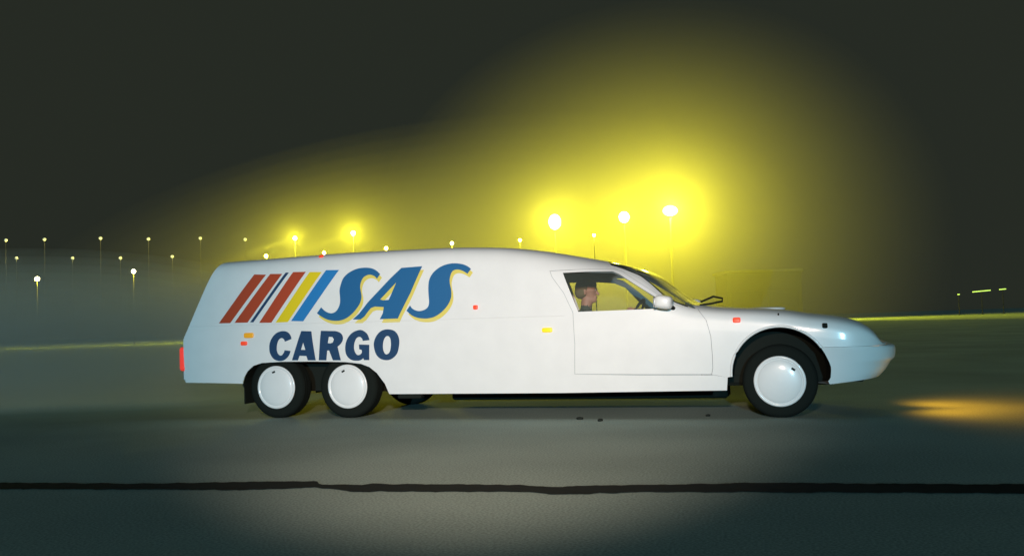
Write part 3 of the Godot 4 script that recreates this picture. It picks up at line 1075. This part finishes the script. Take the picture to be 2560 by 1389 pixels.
func dim_lamp(p: Vector3, label: String, group: String) -> void:
	p = far(p)
	var o := thing("far_lamp", label, "lamp", Vector3(p.x, 0, p.z), group)
	var st := start()
	pole(st, p.y - .1, .03)
	build(st, "pole", m["steel"], o)
	st = start()
	ball(st, Vector3(0, p.y, 0), Vector3.ONE * .24, 14, 8)
	build(st, "lamp_bulb", m["dim_glow"], o)
	omni(o, Vector3(0, p.y, 0), lin(1.0, .88, .25), 40.0, .2)

func make_shed() -> void:
	var o := thing("shed", "low flat-roofed shed dim in the yellow mist beyond the hood", "shed", Vector3(43.5, 0, -168))
	var st := start()
	box(st, Vector3(0, 4.2, 0), Vector3(13.0, 8.4, 9.0), .05)
	build(st, "wall", m["dull_wall"], o)
	st = start()
	box(st, Vector3(0, 8.6, 0), Vector3(13.8, .5, 9.8), .06)
	build(st, "roof", m["dull_roof"], o)
	for x in [-3.2, 3.2]:
		st = start()
		box(st, Vector3(x, 2.6, 4.53), Vector3(5.2, 5.2, .12), .03)
		build(st, "door", m["steel"], o)

func mist(parent: Node3D, at: Vector3, half: Vector3, density: float, c: Color) -> FogVolume:
	var f := FogVolume.new()
	f.name = "mist_bank"
	f.shape = RenderingServer.FOG_VOLUME_SHAPE_ELLIPSOID
	f.size = half * 2.0
	var fm := FogMaterial.new()
	fm.density = density
	fm.albedo = c
	f.material = fm
	parent.add_child(f, true)
	f.position = at
	return f

func make_mist() -> void:
	var c := Color(.97, .97, .97)
	var d := .0054 / FAR
	var night := Node3D.new()
	night.name = "night_mist"
	night.set_meta("kind", "stuff")
	night.set_meta("label", "yellow glowing night mist round the floodlights")
	add_child(night)
	var low := Node3D.new()
	low.name = "ground_mist"
	low.set_meta("kind", "stuff")
	low.set_meta("label", "low grey mist behind the tail of the car")
	add_child(low)
	# mist, thickest round the lamps and thinning outwards in many soft steps
	for k in 17:
		var t := k / 16.0
		var o := mist(night, far(Vector3(lerpf(10.2, 8.8, t), lerpf(6.0, 4.6, t), -60)), Vector3(lerpf(7.0, 18.5, t), lerpf(6.0, 16.0, t), lerpf(6.0, 14.0, t)) * FAR, d * .068, c)
		o.rotation.z = lerpf(.0, .25, t)
	for k in 11:
		var t := k / 10.0
		var o := mist(night, far(Vector3(lerpf(-4.5, -6.5, t), lerpf(4.6, 3.4, t), -54)), Vector3(lerpf(9.0, 23.0, t), lerpf(1.8, 8.5, t), lerpf(4.0, 12.0, t)) * FAR, d * lerpf(.16, .11, t), c)
		o.rotation.z = lerpf(.04, .16, t)
	# low mist drifting behind the tail
	for k in 9:
		var t := k / 8.0
		mist(low, Vector3(lerpf(-5.6, -6.6, t), lerpf(.75, .70, t), -11.8), Vector3(lerpf(1.9, 4.6, t), lerpf(.42, 1.30, t), lerpf(.6, 1.5, t)), lerpf(.13, .085, t), Color(.97, .98, .97))

func make_materials() -> void:
	var p := mat("paint", Color.WHITE, .38)
	p.albedo_texture = noise_tex(3, .007, lin(.755, .755, .745), lin(.80, .80, .79), 1024, 6)
	p.uv1_triplanar = true
	p.uv1_scale = Vector3.ONE * .5
	p.clearcoat_enabled = true
	p.clearcoat = .35
	p.clearcoat_roughness = .12
	mat("letter_blue", lin(.016, .12, .29), .4)
	mat("navy", lin(.018, .055, .13), .4)
	mat("letter_gold", lin(.72, .60, .13), .4)
	mat("stripe_red", lin(.46, .065, .025), .4)
	mat("stripe_yellow", lin(.80, .60, .015), .4)
	mat("stripe_blue", lin(.022, .20, .50), .4)
	var r := mat("rubber", lin(.014, .017, .014), .85)
	r.metallic_specular = .2
	var t := mat("tyre", lin(.011, .014, .012), .95)
	t.metallic_specular = .2
	mat("trim", lin(.20, .25, .26), .9)
	mat("cloth", lin(.05, .04, .03), 1.0)
	mat("chrome", lin(.7, .7, .7), .15, 1.0)
	var g := mat("glass", lin(.6, .7, .6, .06), .02)
	g.transparency = BaseMaterial3D.TRANSPARENCY_ALPHA
	glow("red_lens", lin(.8, .06, .02), .5)
	glow("amber_lens", lin(.8, .35, .02), .25)
	glow("yellow_lens", lin(.9, .66, .01), .3)
	glow("tail_glow", lin(.85, .05, .035), .6)
	glow("amber_glow", lin(1.0, .5, .04), 2.0)
	var l := mat("lamp_glass", lin(.8, .75, .5), .1)
	l.emission_enabled = true
	l.emission = lin(1.0, .7, .2)
	l.emission_energy_multiplier = .8
	glow("flood_glow", lin(1.0, .95, .75), 9.0)
	glow("lamp_glow", lin(1.0, .92, .55), 11.0)
	glow("dim_glow", lin(.55, .55, .40), .35)
	glow("far_glow", lin(.55, .75, .12), 1.2)
	mat("steel", lin(.008, .008, .007), .9)
	mat("dull_wall", lin(.012, .012, .010), .95)
	mat("dull_roof", lin(.028, .028, .025), .95)
	mat("jacket", lin(.05, .055, .04), .95)
	mat("skin", lin(.40, .19, .12), .6)
	mat("hair", lin(.13, .095, .04), .8)
	mat("eye", lin(.5, .5, .5), .2)
	var c := mat("concrete", Color.WHITE, .95)
	c.metallic_specular = .15
	c.albedo_texture = noise_tex(8, .004, lin(.31, .405, .37), lin(.44, .565, .52), 1024, 6)
	c.uv1_triplanar = true
	c.uv1_world_triplanar = true
	c.uv1_scale = Vector3.ONE * .075
	c.detail_enabled = true
	c.detail_blend_mode = BaseMaterial3D.BLEND_MODE_MUL
	c.detail_albedo = noise_tex(21, .06, Color(.72, .72, .72), Color(1, 1, 1), 1024, 5)
	c.detail_uv_layer = BaseMaterial3D.DETAIL_UV_2
	c.uv2_triplanar = true
	c.uv2_world_triplanar = true
	c.uv2_scale = Vector3.ONE * .9
	var tar := mat("tar", lin(.018, .022, .019), .9)
	tar.metallic_specular = .2

func _ready() -> void:
	# camera
	var cam := Camera3D.new()
	cam.name = "camera"
	cam.fov = 32.665
	cam.near = .1
	cam.far = 6000
	add_child(cam)
	cam.position = Vector3(0, .845, 0)
	cam.basis = Basis(Vector3.RIGHT, deg_to_rad(2.79)) * Basis(Vector3.BACK, deg_to_rad(-1.86))
	cam.current = true
	# night sky, thick with mist
	var env := Environment.new()
	env.background_mode = Environment.BG_SKY
	env.sky = Sky.new()
	var sky := ProceduralSkyMaterial.new()
	sky.sky_top_color = lin(.0195, .0235, .0175)
	sky.sky_horizon_color = lin(.0195, .0235, .0175)
	sky.ground_bottom_color = lin(.01, .013, .01)
	sky.ground_horizon_color = lin(.018, .023, .018)
	sky.sun_angle_max = 1
	env.sky.sky_material = sky
	env.tonemap_mode = Environment.TONE_MAPPER_LINEAR
	env.tonemap_exposure = 1.0
	env.sdfgi_enabled = true
	env.ssao_enabled = true
	env.ssil_enabled = true
	env.volumetric_fog_enabled = true
	env.volumetric_fog_density = 0.0
	var we := WorldEnvironment.new()
	we.name = "environment"
	we.environment = env
	add_child(we)
	# low bluish light along the apron from the photographer's side
	var sun := DirectionalLight3D.new()
	sun.name = "apron_fill"
	sun.light_color = lin(.30, .66, .84)
	sun.light_energy = .6
	sun.light_angular_distance = .5
	sun.shadow_enabled = true
	add_child(sun)
	sun.basis = Basis.looking_at(Vector3(.12, -.108, -1.0), Vector3.UP)
	# the photographer's flash
	var flash := SpotLight3D.new()
	flash.name = "flash"
	flash.light_color = lin(1.0, .74, .58)
	flash.light_energy = 73.0
	flash.spot_range = 60
	flash.spot_attenuation = 2
	flash.spot_angle = 21.5
	flash.spot_angle_attenuation = 1.0
	flash.light_size = .12
	flash.shadow_enabled = true
	add_child(flash)
	flash.position = Vector3(-.3, 2.1, .3)
	flash.basis = Basis.looking_at(Vector3(-.12, .78, -8.5) - flash.position, Vector3.UP)
	make_materials()
	make_ground()
	make_car()
	make_driver()
	make_lamps()
	make_shed()
	make_mist()
